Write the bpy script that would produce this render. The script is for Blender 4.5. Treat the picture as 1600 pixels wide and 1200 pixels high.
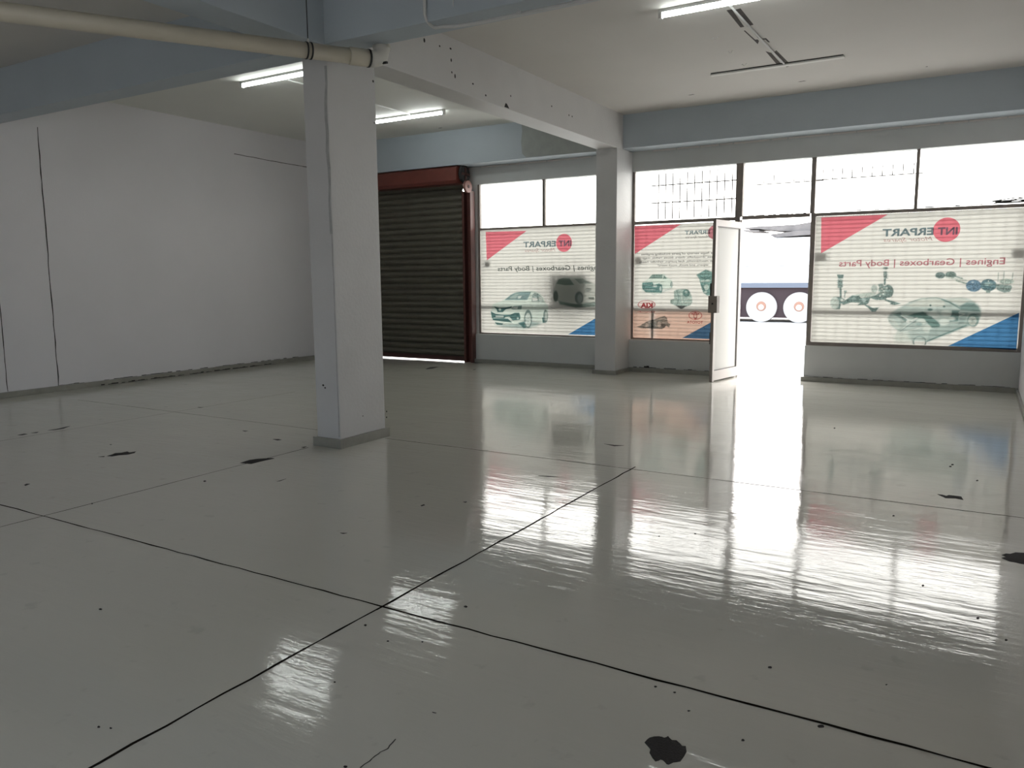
import bpy, bmesh, math, random
import numpy as np
from mathutils import Vector, Matrix
random.seed(4)
for o in list(bpy.data.objects): bpy.data.objects.remove(o)
scn = bpy.context.scene
col = scn.collection
# ------------------------------------------------------------------ camera
YAW, PITCH, ROLL, FPX, EYE = math.radians(30.8476), math.radians(-7.6623), math.radians(-0.4383), 1218.32, 1.5
fw = Vector((-math.sin(YAW)*math.cos(PITCH), math.cos(YAW)*math.cos(PITCH), math.sin(PITCH)))
rt = fw.cross(Vector((0, 0, 1))).normalized(); up = rt.cross(fw)
c_, s_ = math.cos(ROLL), math.sin(ROLL)
CR, CU = c_*rt + s_*up, -s_*rt + c_*up
cd = bpy.data.cameras.new('camera'); cam = bpy.data.objects.new('camera', cd); col.objects.link(cam)
m = Matrix((CR, CU, -fw)).transposed().to_4x4(); m.translation = Vector((0, 0, EYE))
cam.matrix_world = m
cd.sensor_width = 36; cd.lens = FPX/1600*36; cd.clip_start = 0.05; cd.clip_end = 400
scn.camera = cam
# ------------------------------------------------------------------ daylight and exposure
world = bpy.data.worlds.new('world'); scn.world = world; world.use_nodes = True
wn = world.node_tree; bg = wn.nodes['Background']
tc = wn.nodes.new('ShaderNodeTexCoord'); sep = wn.nodes.new('ShaderNodeSeparateXYZ')
rmp = wn.nodes.new('ShaderNodeValToRGB')
wn.links.new(tc.outputs['Generated'], sep.inputs[0]); mr = wn.nodes.new('ShaderNodeMapRange'); mr.inputs[1].default_value = -1; mr.inputs[2].default_value = 1
wn.links.new(sep.outputs['Y'], mr.inputs[0]); wn.links.new(mr.outputs[0], rmp.inputs[0])
rmp.color_ramp.elements[0].position = 0.25; rmp.color_ramp.elements[0].color = (.40, .47, .55, 1)
rmp.color_ramp.elements[1].position = 0.7; rmp.color_ramp.elements[1].color = (1.0, 0.965, 0.935, 1)
wn.links.new(rmp.outputs[0], bg.inputs[0]); bg.inputs[1].default_value = 7.0
vs = scn.view_settings
vs.view_transform = 'Standard'; vs.look = 'None'; vs.gamma = 1.0; vs.use_curve_mapping = False
vs.exposure = 0.0
scn.cycles.max_bounces = 10; scn.cycles.diffuse_bounces = 6; scn.cycles.glossy_bounces = 4
scn.cycles.transparent_max_bounces = 16; scn.cycles.transmission_bounces = 6
scn.cycles.sample_clamp_indirect = 6.0
scn.cycles.use_denoising = True
# ------------------------------------------------------------------ tape measure: photo pixel -> point on a known plane
def ray(x, y): return (x-800)*CR - (y-600)*CU + FPX*fw
def on_z(x, y, z=0.0):
    d = ray(x, y); t = (z-EYE)/d.z; return Vector((d.x*t, d.y*t, z))
def on_y(x, y, Y):
    d = ray(x, y); t = Y/d.y; return Vector((d.x*t, Y, EYE+d.z*t))
def on_x(x, y, X):
    d = ray(x, y); t = X/d.x; return Vector((X, d.y*t, EYE+d.z*t))
# ------------------------------------------------------------------ materials
def lin(c): return tuple(((v/255)/12.92 if v/255 <= .04045 else ((v/255+.055)/1.055)**2.4) for v in c)
def mat(name, rgb, rough=0.6, metal=0.0, spec=0.5, mottle=0.0, mscale=3.0, bump=0.0, bscale=60.0):
    M = bpy.data.materials.new(name); M.use_nodes = True; nt = M.node_tree; b = nt.nodes['Principled BSDF']
    b.inputs['Base Color'].default_value = (*rgb, 1); b.inputs['Roughness'].default_value = rough
    b.inputs['Metallic'].default_value = metal; b.inputs['Specular IOR Level'].default_value = spec
    t = nt.nodes.new('ShaderNodeTexCoord')
    if mottle:
        n = nt.nodes.new('ShaderNodeTexNoise'); n.inputs['Scale'].default_value = mscale; n.inputs['Detail'].default_value = 6
        nt.links.new(t.outputs['Object'], n.inputs['Vector'])
        mx = nt.nodes.new('ShaderNodeMix'); mx.data_type = 'RGBA'
        mx.inputs[6].default_value = (*[v*(1-mottle) for v in rgb], 1); mx.inputs[7].default_value = (*[min(1, v*(1+mottle)) for v in rgb], 1)
        nt.links.new(n.outputs['Fac'], mx.inputs[0]); nt.links.new(mx.outputs[2], b.inputs['Base Color'])
    if bump:
        n = nt.nodes.new('ShaderNodeTexNoise'); n.inputs['Scale'].default_value = bscale; n.inputs['Detail'].default_value = 4
        nt.links.new(t.outputs['Object'], n.inputs['Vector'])
        bp = nt.nodes.new('ShaderNodeBump'); bp.inputs['Strength'].default_value = bump; bp.inputs['Distance'].default_value = 0.01
        nt.links.new(n.outputs['Fac'], bp.inputs['Height']); nt.links.new(bp.outputs[0], b.inputs['Normal'])
    return M
def emit(name, rgb, s):
    M = bpy.data.materials.new(name); M.use_nodes = True; nt = M.node_tree; nt.nodes.clear()
    e = nt.nodes.new('ShaderNodeEmission'); e.inputs[0].default_value = (*rgb, 1); e.inputs[1].default_value = s
    o = nt.nodes.new('ShaderNodeOutputMaterial'); nt.links.new(e.outputs[0], o.inputs[0]); return M
def glass(name, tint=(1, 1, 1), refl=0.08):
    M = bpy.data.materials.new(name); M.use_nodes = True; nt = M.node_tree; nt.nodes.clear()
    t = nt.nodes.new('ShaderNodeBsdfTransparent'); t.inputs[0].default_value = (*tint, 1)
    g = nt.nodes.new('ShaderNodeBsdfGlossy'); g.inputs['Roughness'].default_value = 0.03
    mx = nt.nodes.new('ShaderNodeMixShader'); mx.inputs[0].default_value = refl
    o = nt.nodes.new('ShaderNodeOutputMaterial')
    nt.links.new(t.outputs[0], mx.inputs[1]); nt.links.new(g.outputs[0], mx.inputs[2]); nt.links.new(mx.outputs[0], o.inputs[0]); return M
def ink(name, tint=None):
    """a transparent dye printed on the banner film; tint None = the printed picture's own colours"""
    M = bpy.data.materials.new(name); M.use_nodes = True; nt = M.node_tree; nt.nodes.clear()
    t = nt.nodes.new('ShaderNodeBsdfTransparent'); o = nt.nodes.new('ShaderNodeOutputMaterial')
    nt.links.new(t.outputs[0], o.inputs[0])
    if tint: t.inputs[0].default_value = (*tint, 1)
    else:
        a = nt.nodes.new('ShaderNodeVertexColor'); a.layer_name = 'print'; nt.links.new(a.outputs[0], t.inputs[0])
    return M
def film(name, rgb, trans, share=0.5):
    M = bpy.data.materials.new(name); M.use_nodes = True; nt = M.node_tree; nt.nodes.clear()
    d = nt.nodes.new('ShaderNodeBsdfDiffuse'); d.inputs[0].default_value = (*rgb, 1)
    t = nt.nodes.new('ShaderNodeBsdfTranslucent'); t.inputs[0].default_value = (*trans, 1)
    mx = nt.nodes.new('ShaderNodeMixShader'); mx.inputs[0].default_value = share
    o = nt.nodes.new('ShaderNodeOutputMaterial')
    nt.links.new(d.outputs[0], mx.inputs[1]); nt.links.new(t.outputs[0], mx.inputs[2]); nt.links.new(mx.outputs[0], o.inputs[0])
    return M

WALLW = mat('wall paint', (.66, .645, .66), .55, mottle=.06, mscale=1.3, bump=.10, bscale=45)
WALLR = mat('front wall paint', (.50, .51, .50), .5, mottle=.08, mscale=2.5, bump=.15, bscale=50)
COLW = mat('column paint', (.53, .525, .52), .5, mottle=.07, mscale=3, bump=.25, bscale=30)
BEAMB = mat('bluish shaded beam paint', (.40, .45, .49), .5, mottle=.06, mscale=2, bump=.2, bscale=35)  # bluish paint, darkened to carry the cross beam's shade
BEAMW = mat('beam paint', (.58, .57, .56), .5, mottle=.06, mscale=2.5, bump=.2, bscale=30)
CEIL = mat('ceiling paint', (.55, .53, .50), .7, mottle=.04, mscale=1.5, bump=.06, bscale=30)
PLINTH = mat('grey plinth', (.25, .245, .215), .45, mottle=.25, mscale=8, bump=.3, bscale=40)
DIRT = mat('dirt', (.03, .028, .025), .9)
CRACK = mat('dark crack', (.035, .032, .03), .9)
CHIP = mat('bare concrete chip', (.022, .020, .021), .75, spec=.2, mottle=.4, mscale=60, bump=.5, bscale=150)
JOINT = mat('joint filler', (.018, .015, .012), .9, spec=0)
FRAME = mat('window frame steel', (.22, .19, .17), .5, spec=.4, mottle=.2, mscale=10)
FRAMED = mat('dark frame steel', (.09, .08, .075), .5)
DOORAL = mat('door frame paint', (.62, .58, .55), .4, mottle=.05)
RED = mat('red oxide paint', (.14, .035, .025), .45, mottle=.25, mscale=8)
REDG = mat('guide rail red', (.085, .026, .02), .45, mottle=.25, mscale=8)
REDD = mat('dark red oxide', (.055, .018, .015), .5, mottle=.3, mscale=8)
PULL = mat('pulley paint', (.25, .12, .10), .5)
SHUT = mat('shutter slats', (.095, .088, .068), .55, mottle=.3, mscale=5)
PVC = mat('cream pipe', (.52, .48, .39), .45, mottle=.10, mscale=5)
PVCW = mat('white pipe', (.60, .58, .53), .45, mottle=.06)
BLACK = mat('black rubber', (.012, .012, .012), .6)
CONDU = mat('conduit paint', (.55, .55, .54), .5)
BATTEN = mat('batten enamel', (.62, .62, .60), .4)
DEAD = mat('grey batten', (.66, .65, .62), .5)
SOOT = mat('soot mark', (.07, .06, .055), .9, mottle=.5, mscale=12)
TUBE = emit('lit tube', (.95, 1, .97), 26.0)
GLASS = glass('window glass', (.97, .98, .97), .06)
PINKG = glass('pink tinted glass', (.86, .70, .63), .05)
BANNER = film('banner film', (.72, .71, .67), (.41, .405, .375), .5)
FROST = film('frosted film', (.88, .88, .86), (.9, .9, .88), .25)
GROUND = mat('pale paving', (.62, .61, .59), .9)
TWHITE = mat('truck white', (.8, .8, .8), .5)
TBLUE = mat('truck blue rail', (.13, .145, .18), .5)
TDARK = mat('truck chassis', (.035, .016, .019), .6)
TYRE = mat('glare-paled wheel', (.45, .42, .40), .8)  # glare and haze over dark tyres put into this pale colour
HUB = mat('orange hub', (.34, .18, .125), .6)
TARP = mat('grey tarpaulin', (.17, .15, .14), .7, mottle=.75, mscale=2.2)
# glossy grey floor paint
def floor_material():
    M = bpy.data.materials.new('glossy floor paint'); M.use_nodes = True; nt = M.node_tree; b = nt.nodes['Principled BSDF']
    t = nt.nodes.new('ShaderNodeTexCoord')
    def noise(scale, detail, sx=1, sy=1, rz=0.0, rough=.5):
        mp = nt.nodes.new('ShaderNodeMapping'); mp.inputs['Scale'].default_value = (sx, sy, 1); mp.inputs['Rotation'].default_value = (0, 0, rz)
        nt.links.new(t.outputs['Object'], mp.inputs[0])
        n = nt.nodes.new('ShaderNodeTexNoise'); n.inputs['Scale'].default_value = scale; n.inputs['Detail'].default_value = detail
        n.inputs['Roughness'].default_value = rough
        nt.links.new(mp.outputs[0], n.inputs['Vector']); return n.outputs['Fac']
    def math_(op, a, bb):
        k = nt.nodes.new('ShaderNodeMath'); k.operation = op
        for i, v in enumerate((a, bb)):
            if isinstance(v, (int, float)): k.inputs[i].default_value = v
            else: nt.links.new(v, k.inputs[i])
        return k.outputs[0]
    n1 = noise(1.0, 5, .35, .5)
    mx = nt.nodes.new('ShaderNodeMix'); mx.data_type = 'RGBA'; nt.links.new(n1, mx.inputs[0])
    mx.inputs[6].default_value = (.54, .535, .485, 1); mx.inputs[7].default_value = (.61, .60, .545, 1)
    n2 = noise(9, 6, 1, 1)
    r2 = nt.nodes.new('ShaderNodeValToRGB'); nt.links.new(n2, r2.inputs[0])
    r2.color_ramp.elements[0].position = .28; r2.color_ramp.elements[0].color = (.75, .75, .75, 1)
    r2.color_ramp.elements[1].position = .36; r2.color_ramp.elements[1].color = (1, 1, 1, 1)
    m2 = nt.nodes.new('ShaderNodeMix'); m2.data_type = 'RGBA'; m2.blend_type = 'MULTIPLY'; m2.inputs[0].default_value = .4
    nt.links.new(mx.outputs[2], m2.inputs[6]); nt.links.new(r2.outputs[0], m2.inputs[7])
    nt.links.new(m2.outputs[2], b.inputs['Base Color'])
    b.inputs['Specular IOR Level'].default_value = .5; b.inputs['IOR'].default_value = 1.6
    rr = nt.nodes.new('ShaderNodeMapRange'); nt.links.new(noise(1.3, 4, .5, 1.2), rr.inputs[0])
    rr.inputs[1].default_value = .3; rr.inputs[2].default_value = .7; rr.inputs[3].default_value = .02; rr.inputs[4].default_value = .10
    nt.links.new(rr.outputs[0], b.inputs['Roughness'])
    # brush waves running along X, then fine orange peel
    h = math_('MULTIPLY', noise(1.0, 3, .8, 4.0, .06), FLOOR_W[0])
    h = math_('ADD', h, math_('MULTIPLY', noise(1.0, 2, 1.1, 1.7, .5), .0045))
    h = math_('ADD', h, math_('MULTIPLY', noise(1.0, 3, 4, 22, -.10), FLOOR_W[1]))
    h = math_('ADD', h, math_('MULTIPLY', noise(1.0, 3, 40, 110, .1), FLOOR_W[2]))
    bp = nt.nodes.new('ShaderNodeBump'); bp.inputs['Strength'].default_value = 1.0; bp.inputs['Distance'].default_value = 1.0
    nt.links.new(h, bp.inputs['Height']); nt.links.new(bp.outputs[0], b.inputs['Normal'])
    return M
FLOOR_W = (.0026, .0012, .00022)
FLOOR = floor_material()
# ------------------------------------------------------------------ mesh helpers
def tag(o, label=None, cat=None, group=None, kind=None):
    for k, v in (('label', label), ('category', cat), ('group', group), ('kind', kind)):
        if v: o[k] = v
    return o
def empty(name, loc=(0, 0, 0), rz=0.0):
    o = bpy.data.objects.new(name, None); col.objects.link(o); o.location = loc; o.rotation_euler[2] = rz; return o
def link(name, me, m_, parent=None):
    if m_ is not None: me.materials.append(m_)
    o = bpy.data.objects.new(name, me); col.objects.link(o)
    if parent is not None: o.parent = parent
    return o
class MB:
    def __init__(s): s.bm = bmesh.new()
    def box(s, x0, x1, y0, y1, z0, z1):
        v = [s.bm.verts.new((x, y, z)) for z in (z0, z1) for y in (y0, y1) for x in (x0, x1)]
        for f in ((0, 2, 3, 1), (4, 5, 7, 6), (0, 1, 5, 4), (2, 6, 7, 3), (0, 4, 6, 2), (1, 3, 7, 5)):
            s.bm.faces.new([v[i] for i in f])
        return s
    def tube(s, pts, r, n=12, cap=True):
        pts = [Vector(p) for p in pts]; rings = []
        u = None
        for i, p in enumerate(pts):
            a = pts[max(0, i-1)]; b = pts[min(len(pts)-1, i+1)]; d = (b-a).normalized()
            if u is None:
                u = d.orthogonal().normalized()
            u = (u - d*u.dot(d)).normalized(); w = d.cross(u)
            rad = r[i] if isinstance(r, (list, tuple)) else r
            rings.append([s.bm.verts.new(p + rad*(math.cos(2*math.pi*k/n)*u + math.sin(2*math.pi*k/n)*w)) for k in range(n)])
        for a, b in zip(rings, rings[1:]):
            for k in range(n):
                f = s.bm.faces.new((a[k], a[(k+1) % n], b[(k+1) % n], b[k])); f.smooth = True
        if cap:
            s.bm.faces.new(rings[0][::-1]); s.bm.faces.new(rings[-1])
        return s
    def flat(s, pts, thick=0.0, axis=Vector((0, 0, 1))):
        """polygon, pushed to a thin slab along axis"""
        pts = [Vector(p) for p in pts]
        if thick == 0:
            s.bm.faces.new([s.bm.verts.new(p) for p in pts]); return s
        a = [s.bm.verts.new(p) for p in pts]; b = [s.bm.verts.new(p+axis*thick) for p in pts]; n = len(pts)
        s.bm.faces.new(a[::-1]); s.bm.faces.new(b)
        for i in range(n): s.bm.faces.new((a[i], a[(i+1) % n], b[(i+1) % n], b[i]))
        return s
    def build(s, name, m_, parent=None, bevel=0.0):
        bmesh.ops.recalc_face_normals(s.bm, faces=s.bm.faces)
        if bevel:
            bmesh.ops.bevel(s.bm, geom=list(s.bm.edges), offset=bevel, segments=2, affect='EDGES', profile=.6)
        me = bpy.data.meshes.new(name); s.bm.to_mesh(me); s.bm.free()
        return link(name, me, m_, parent)
def struct(name, mb, m_, bevel=0.0, label=None):
    o = mb.build(name, m_, None, bevel); o['kind'] = 'structure'
    if label: o['label'] = label
    return o

# ------------------------------------------------------------------ measurements (metres; x along the shopfront, y towards the street)
XL, XR, YB, YF = -10.95, 0.50, -5.0, 11.90
ZC, ZCL, ZB = 3.975, 4.07, 3.46
CX0, CX1, CY0, CY1 = -5.14, -4.86, 5.12, 5.74      # column
BX0, BX1 = -5.18, -4.85                            # beam running to the street
BY0, BY1 = 5.10, 5.38                              # beam running across
FY0 = 11.50
# ------------------------------------------------------------------ shell
fl = struct('floor', MB().box(XL-.2, XR+.2, YB-.2, 12.02, -.12, 0), FLOOR, label='glossy pale grey painted concrete floor')
struct('wall_left', MB().box(XL-.2, XL, YB, 12.1, 0, 4.3), WALLW)
struct('wall_right', MB().box(XR, XR+.2, -.6, 12.1, 0, 4.3).box(XR, XR+.2, YB, -.6, 2.7, 4.3), WALLW)  # opening behind the camera added to let in fill light
struct('ground.002', MB().box(XR+.2, 60, YB-.2, 11, -.14, -.01), GROUND)
struct('wall_back', MB().box(XL-.2, -8.2, YB-.2, YB, 0, 4.3).box(-4.2, XR+.2, YB-.2, YB, 0, 4.3).box(-8.2, -4.2, YB-.2, YB, 1.15, 4.3), WALLW)  # low opening in this unseen wall added for cool fill light
struct('ground.001', MB().box(-60, 60, -60, YB-.2, -.14, -.01), GROUND)
w = MB()
for x0, x1 in ((-7.92, -5.20), (-4.85, -3.15), (-2.13, XR)): w.box(x0, x1, 11.84, 12.04, 0, .515)
w.box(-7.92, XR, YF, 12.04, 3.17, 3.62).box(-8.01, -7.80, 11.905, 12.04, .0, 3.17).box(-8.14, -7.92, 11.905, 12.04, 3.17, 3.62).box(XL, -8.14, 11.90, 12.04, 3.2, 3.62)
w.box(XL, XR, YF, 12.04, 3.60, 4.3)
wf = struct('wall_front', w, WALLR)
struct('ceiling', MB().box(BX1, XR, BY1, FY0, ZC, 4.3).box(XL, XR, YB, BY0, ZC, 4.3), CEIL)
struct('ceiling.001', MB().box(XL, BX0, BY1, FY0, ZCL, 4.3), mat('tube-lit ceiling paint', (.70, .70, .66), .7, mottle=.04, mscale=1.5, bump=.06, bscale=30))  # ceiling paint lightened here to carry the tube lights' glow
struct('column', MB().box(CX0, CX1, CY0, CY1, 0, ZB), COLW, .008, label='white painted square column in the middle of the room')
struct('column.001', MB().box(-5.20, -4.85, 11.28, 12.03, 0, 3.47), COLW, .006, label='pale engaged column between the two left shop windows')
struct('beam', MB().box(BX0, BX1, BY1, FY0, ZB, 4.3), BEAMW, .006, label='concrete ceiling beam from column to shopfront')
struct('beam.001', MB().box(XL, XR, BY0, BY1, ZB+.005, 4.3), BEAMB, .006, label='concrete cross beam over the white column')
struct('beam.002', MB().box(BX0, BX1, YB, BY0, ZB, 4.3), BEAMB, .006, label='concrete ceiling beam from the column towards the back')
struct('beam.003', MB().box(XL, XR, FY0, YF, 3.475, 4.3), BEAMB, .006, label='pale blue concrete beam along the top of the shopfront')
# plinths
def plinth(name, x0, x1, y0, y1, h=.065): struct(name, MB().box(x0, x1, y0, y1, 0, h), PLINTH, .006)
p = MB()
t_ = .03
p.box(CX0-t_, CX1+t_, CY0-t_, CY0, 0, .085).box(CX1, CX1+t_, CY0, CY1+t_, 0, .085).box(CX0-t_, CX0, CY0, CY1+t_, 0, .085).box(CX0, CX1, CY1, CY1+t_, 0, .085)
struct('baseboard_column', p, PLINTH, .004)
p = MB(); p.box(-5.23, -4.82, 11.25, 11.28, 0, .06).box(-4.85, -4.82, 11.28, 11.81, 0, .06).box(-5.23, -5.20, 11.28, 11.81, 0, .06)
struct('baseboard_post', p, PLINTH, .004)
plinth('baseboard_left', XL, XL+.035, YB, YF-.12, .075)
plinth('baseboard_right', XR-.03, XR, -.6, YF-.1, .06)
p = MB()
for x0, x1 in ((-7.92, -5.20), (-4.85, -3.15), (-2.16, XR-.03)): p.box(x0, x1, 11.79, 11.838, 0, .065)
struct('baseboard_front', p, PLINTH, .005)
# black crumbling gaps above the plinths
g = MB()
def ragged_line(mb, a, b, w_, steps=40, axis='y'):
    a, b = Vector(a), Vector(b); prev = None
    for i in range(steps):
        if random.random() < .3: continue
        p0 = a.lerp(b, i/steps); p1 = a.lerp(b, (i+1)/steps)
        h0 = w_*random.uniform(.3, 1)
        if axis == 'y': mb.box(p0.x, p1.x, p0.y-.002, p0.y+.002, p0.z, p0.z+h0)
        else: mb.box(p0.x-.002, p0.x+.002, p0.y, p1.y, p0.z, p0.z+h0)
ragged_line(g, (-2.12, 11.838, .066), (XR-.02, 11.838, .066), .008)
ragged_line(g, (-4.84, 11.838, .066), (-3.2, 11.838, .066), .012, 25)
ragged_line(g, (-4.84, 11.838, .05), (-4.5, 11.838, .05), .05, 8)
ragged_line(g, (XL+.0, 6.0, .076), (XL+.0, 10.5, .076), .012, 60, 'x')
ragged_line(g, (XL+.036, 6.6, .01), (XL+.036, 9.8, .01), .02, 60, 'x')
g.build('plinth_dirt', DIRT, wf)
# cracks and panel joints
wl = bpy.data.objects['wall_left']
g = MB()
def crack(mb, pts, w_, axis):
    pts = [Vector(q) for q in pts]; fine = []
    for a, b in zip(pts, pts[1:]):
        n = max(2, int((b-a).length/.12))
        for i in range(n): fine.append(a.lerp(b, i/n))
    fine.append(pts[-1]); up_ = []
    for i, q in enumerate(fine):
        d = (fine[min(i+1, len(fine)-1)]-fine[max(i-1, 0)]).normalized(); side = d.cross(axis).normalized()
        j = side*random.uniform(-.35, .35)*w_; hw = w_*random.uniform(.35, .65)
        up_.append((q+j+side*hw, q+j-side*hw))
    V = [(mb.bm.verts.new(a), mb.bm.verts.new(b)) for a, b in up_]
    for a, b in zip(V, V[1:]): mb.bm.faces.new((a[0], b[0], b[1], a[1]))
ax = Vector((1, 0, 0))
crack(g, [(XL+.0015, 6.01, .08), (XL+.0015, 6.02, 3.56)], .014, ax)
crack(g, [(XL+.0015, 5.34, .08), (XL+.0015, 5.345, 1.25)], .010, ax)
crack(g, [(XL+.0015, 9.25, 3.63), (XL+.0015, 9.9, 3.615), (XL+.0015, 10.8, 3.605)], .009, ax)
crack(g, [(XL+.0015, 10.8, 3.605), (XL+.0015, 11.4, 3.6)], .012, ax)
g.build('panel_joint', CRACK, wl)
# floor joints
g = MB(); up_z = Vector((0, 0, 1))
for a, b, w_ in (((XL+.05, 2.643, .0008), (-2.3, 2.645, .0008), .010), ((-2.3, 2.645, .0008), (XR, 2.65, .0008), .012),
                 ((-9.9, 5.66, .0008), (-5.2, 5.66, .0008), .008), ((-4.8, 5.66, .0008), (XR-.02, 5.668, .0008), .009),
                 ((-2.294, -1, .0008), (-2.29, 2.6, .0008), .012), ((-2.29, 2.6, .0008), (-2.289, 5.75, .0008), .012),
                 ((-5.117, 0, .0008), (-5.14, 5.0, .0008), .008), ((-8.0, 1, .0008), (-7.93, 7.5, .0008), .006)):
    crack(g, [a, b], w_, up_z)
g.build('expansion_joint', JOINT, fl)
# a ledge of light paint beside the nearest joints
g = MB()
def chip(pts, ox=0, oy=0, s=1.0, name='paint_chip'):
    P = [on_z(ox+x/s, oy+y/s, 0.0) for x, y in pts]
    mb = MB(); mb.flat([(q.x, q.y, .0002) for q in P], .0012)
    return mb.build(name, CHIP, fl)
chip([(470, 405), (510, 360), (550, 330), (620, 312), (700, 310), (745, 318), (780, 332), (812, 322), (840, 305), (862, 335), (900, 368), (970, 372), (1020, 415), (1060, 460), (1115, 462), (1120, 500), (1128, 550), (1090, 620), (1030, 700), (980, 708), (920, 715), (850, 750), (815, 742), (790, 712), (755, 680), (720, 670), (690, 688), (640, 700), (590, 640), (548, 565), (562, 510), (520, 460)], 960, 1120, 10)
chip([(1235, 990), (1290, 978), (1240, 955), (1290, 938), (1340, 942), (1400, 925), (1500, 930), (1580, 932), (1640, 990), (1580, 1075), (1450, 1055), (1390, 1040), (1330, 1030)], 1400, 740, 7.5)
chip([(485, 243), (540, 248), (590, 262), (620, 252), (700, 262), (765, 270), (790, 310), (700, 292), (580, 288)], 1400, 740, 7.5)
chip([(670, 450), (700, 441), (720, 432), (760, 430), (795, 422), (810, 428), (850, 422), (840, 432), (800, 441), (740, 446), (700, 453)], 0, 600, 4)
chip([(1500, 494), (1560, 475), (1610, 468), (1700, 463), (1715, 466), (1640, 482), (1570, 500)], 0, 600, 4)
chip([(150, 632), (165, 624), (188, 624), (160, 636)], 0, 600, 4)
chip([(300, 290), (350, 282), (415, 267), (440, 263), (400, 278), (350, 287)], 0, 600, 4)
chip([(110, 320), (150, 311), (172, 313), (140, 320)], 0, 600, 4)
chip([(195, 306), (220, 302), (242, 299), (230, 306)], 0, 600, 4)
chip([(1515, 292), (1550, 293), (1530, 297)], 0, 600, 4)
chip([(615, 456), (655, 451), (650, 456)], 0, 600, 4)
chip([(1235, 145), (1270, 146), (1250, 149)], 0, 600, 4)
chip([(685, 377), (700, 379), (692, 382)], 0, 600, 4)
chip([(105, 345), (140, 345), (160, 349), (135, 353)], 400, 600, 4)
chip([(285, 396), (318, 391), (300, 399)], 400, 600, 4)
chip([(130, 610), (190, 592), (150, 607)], 400, 600, 4)
chip([(1028, 760), (1050, 752), (1056, 758), (1035, 765)], 400, 600, 4)
chip([(525, 931), (570, 932), (545, 937)], 400, 600, 4)
chip([(1295, 737), (1320, 736), (1310, 742)], 400, 600, 4)
chip([(680, 450), (740, 430), (840, 424), (780, 446), (700, 456)], 580, 520, 8)
chip([(1250, 370), (1300, 362), (1340, 350), (1450, 370), (1380, 378), (1300, 383)], 580, 520, 8)
chip([(1270, 461), (1310, 454), (1290, 465)], 580, 520, 8)
chip([(575, 374), (640, 382), (700, 384), (640, 389)], 800, 600, 4)
chip([(165, 574), (230, 576), (290, 580), (225, 580)], 800, 600, 4)
for (x, y, r) in ((540, 1198, 3), (571, 977, 2.4), (523, 1066, 1.8), (606, 1002, 1.6), (660, 1003, 1.8), (728, 948, 2.6), (1024, 1073, 2), (1054, 1082, 2), (1076, 1111, 2), (1161, 1157, 3), (1283, 1135, 5), (157, 952, 2.2), (154, 1136, 2.4), (173, 1138, 2), (1086, 834, 1.6), (1030, 838, 1.2), (1304, 669, 1.6), (1485, 729, 2), (1488, 726, 2), (1527, 751, 2), (1396, 806, 1.8), (1528, 966, 2.4), (1572, 1000, 2.2), (1442, 915, 2), (1203, 1043, 3), (1385, 1070, 1.6), (144, 787, 1.4), (320, 752, 2)):
    chip([(x+r*math.cos(k*math.pi/4)*random.uniform(.7, 1.3), y+.55*r*math.sin(k*math.pi/4)*random.uniform(.7, 1.3)) for k in range(8)], name='paint_pit')
g = MB(); crack(g, [tuple(on_z(400+x/4, 900+y/4, .0009)) for x, y in ((872, 1018), (835, 1060), (825, 1080), (780, 1100), (745, 1125), (710, 1155), (650, 1198))], .004, up_z)
crack(g, [tuple(on_z(x, y, .0009)) for x, y in ((675, 1113), (682, 1114))], .006, up_z)
g.build('hairline_crack', CRACK, fl)
PATCH = mat('bare plaster patch', (.33, .35, .335), .7, mottle=.15, mscale=9)
MB().flat([tuple(on_y(x, y, FY0-.0012)) for x, y in ((814, 188), (816, 205), (814, 222), (816, 240), (822, 246), (940, 236), (940, 175), (840, 184))]).build('bare_patch', PATCH, bpy.data.objects['beam.003'])
g = MB()
x = -7.7
while x < XR-.1:
    L_ = random.uniform(.15, .6)
    if not (-5.25 < x < -4.8 or -5.25 < x+L_ < -4.8): g.box(x, min(x+L_, XR-.02), YF-.012, YF-.0005, 3.452, 3.474)
    x += L_+random.uniform(.01, .05)
g.build('light_gap_strip', DOORAL, bpy.data.objects['wall_front'])  # white strips painted in for daylight leaking between beam and wall
# worn plaster along the column arris
g = MB()
crack(g, [(CX1-.016, CY0-.0012, 1.9), (CX1-.020, CY0-.0012, 2.6), (CX1-.014, CY0-.0012, 3.3)], .028, Vector((0, 1, 0)))
crack(g, [(CX1-.012, CY0-.0012, .1), (CX1-.010, CY0-.0012, 1.9)], .010, Vector((0, 1, 0)))
g.build('worn_edge', mat('worn plaster', (.36, .36, .35), .8, mottle=.3, mscale=20), bpy.data.objects['column'])
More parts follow.
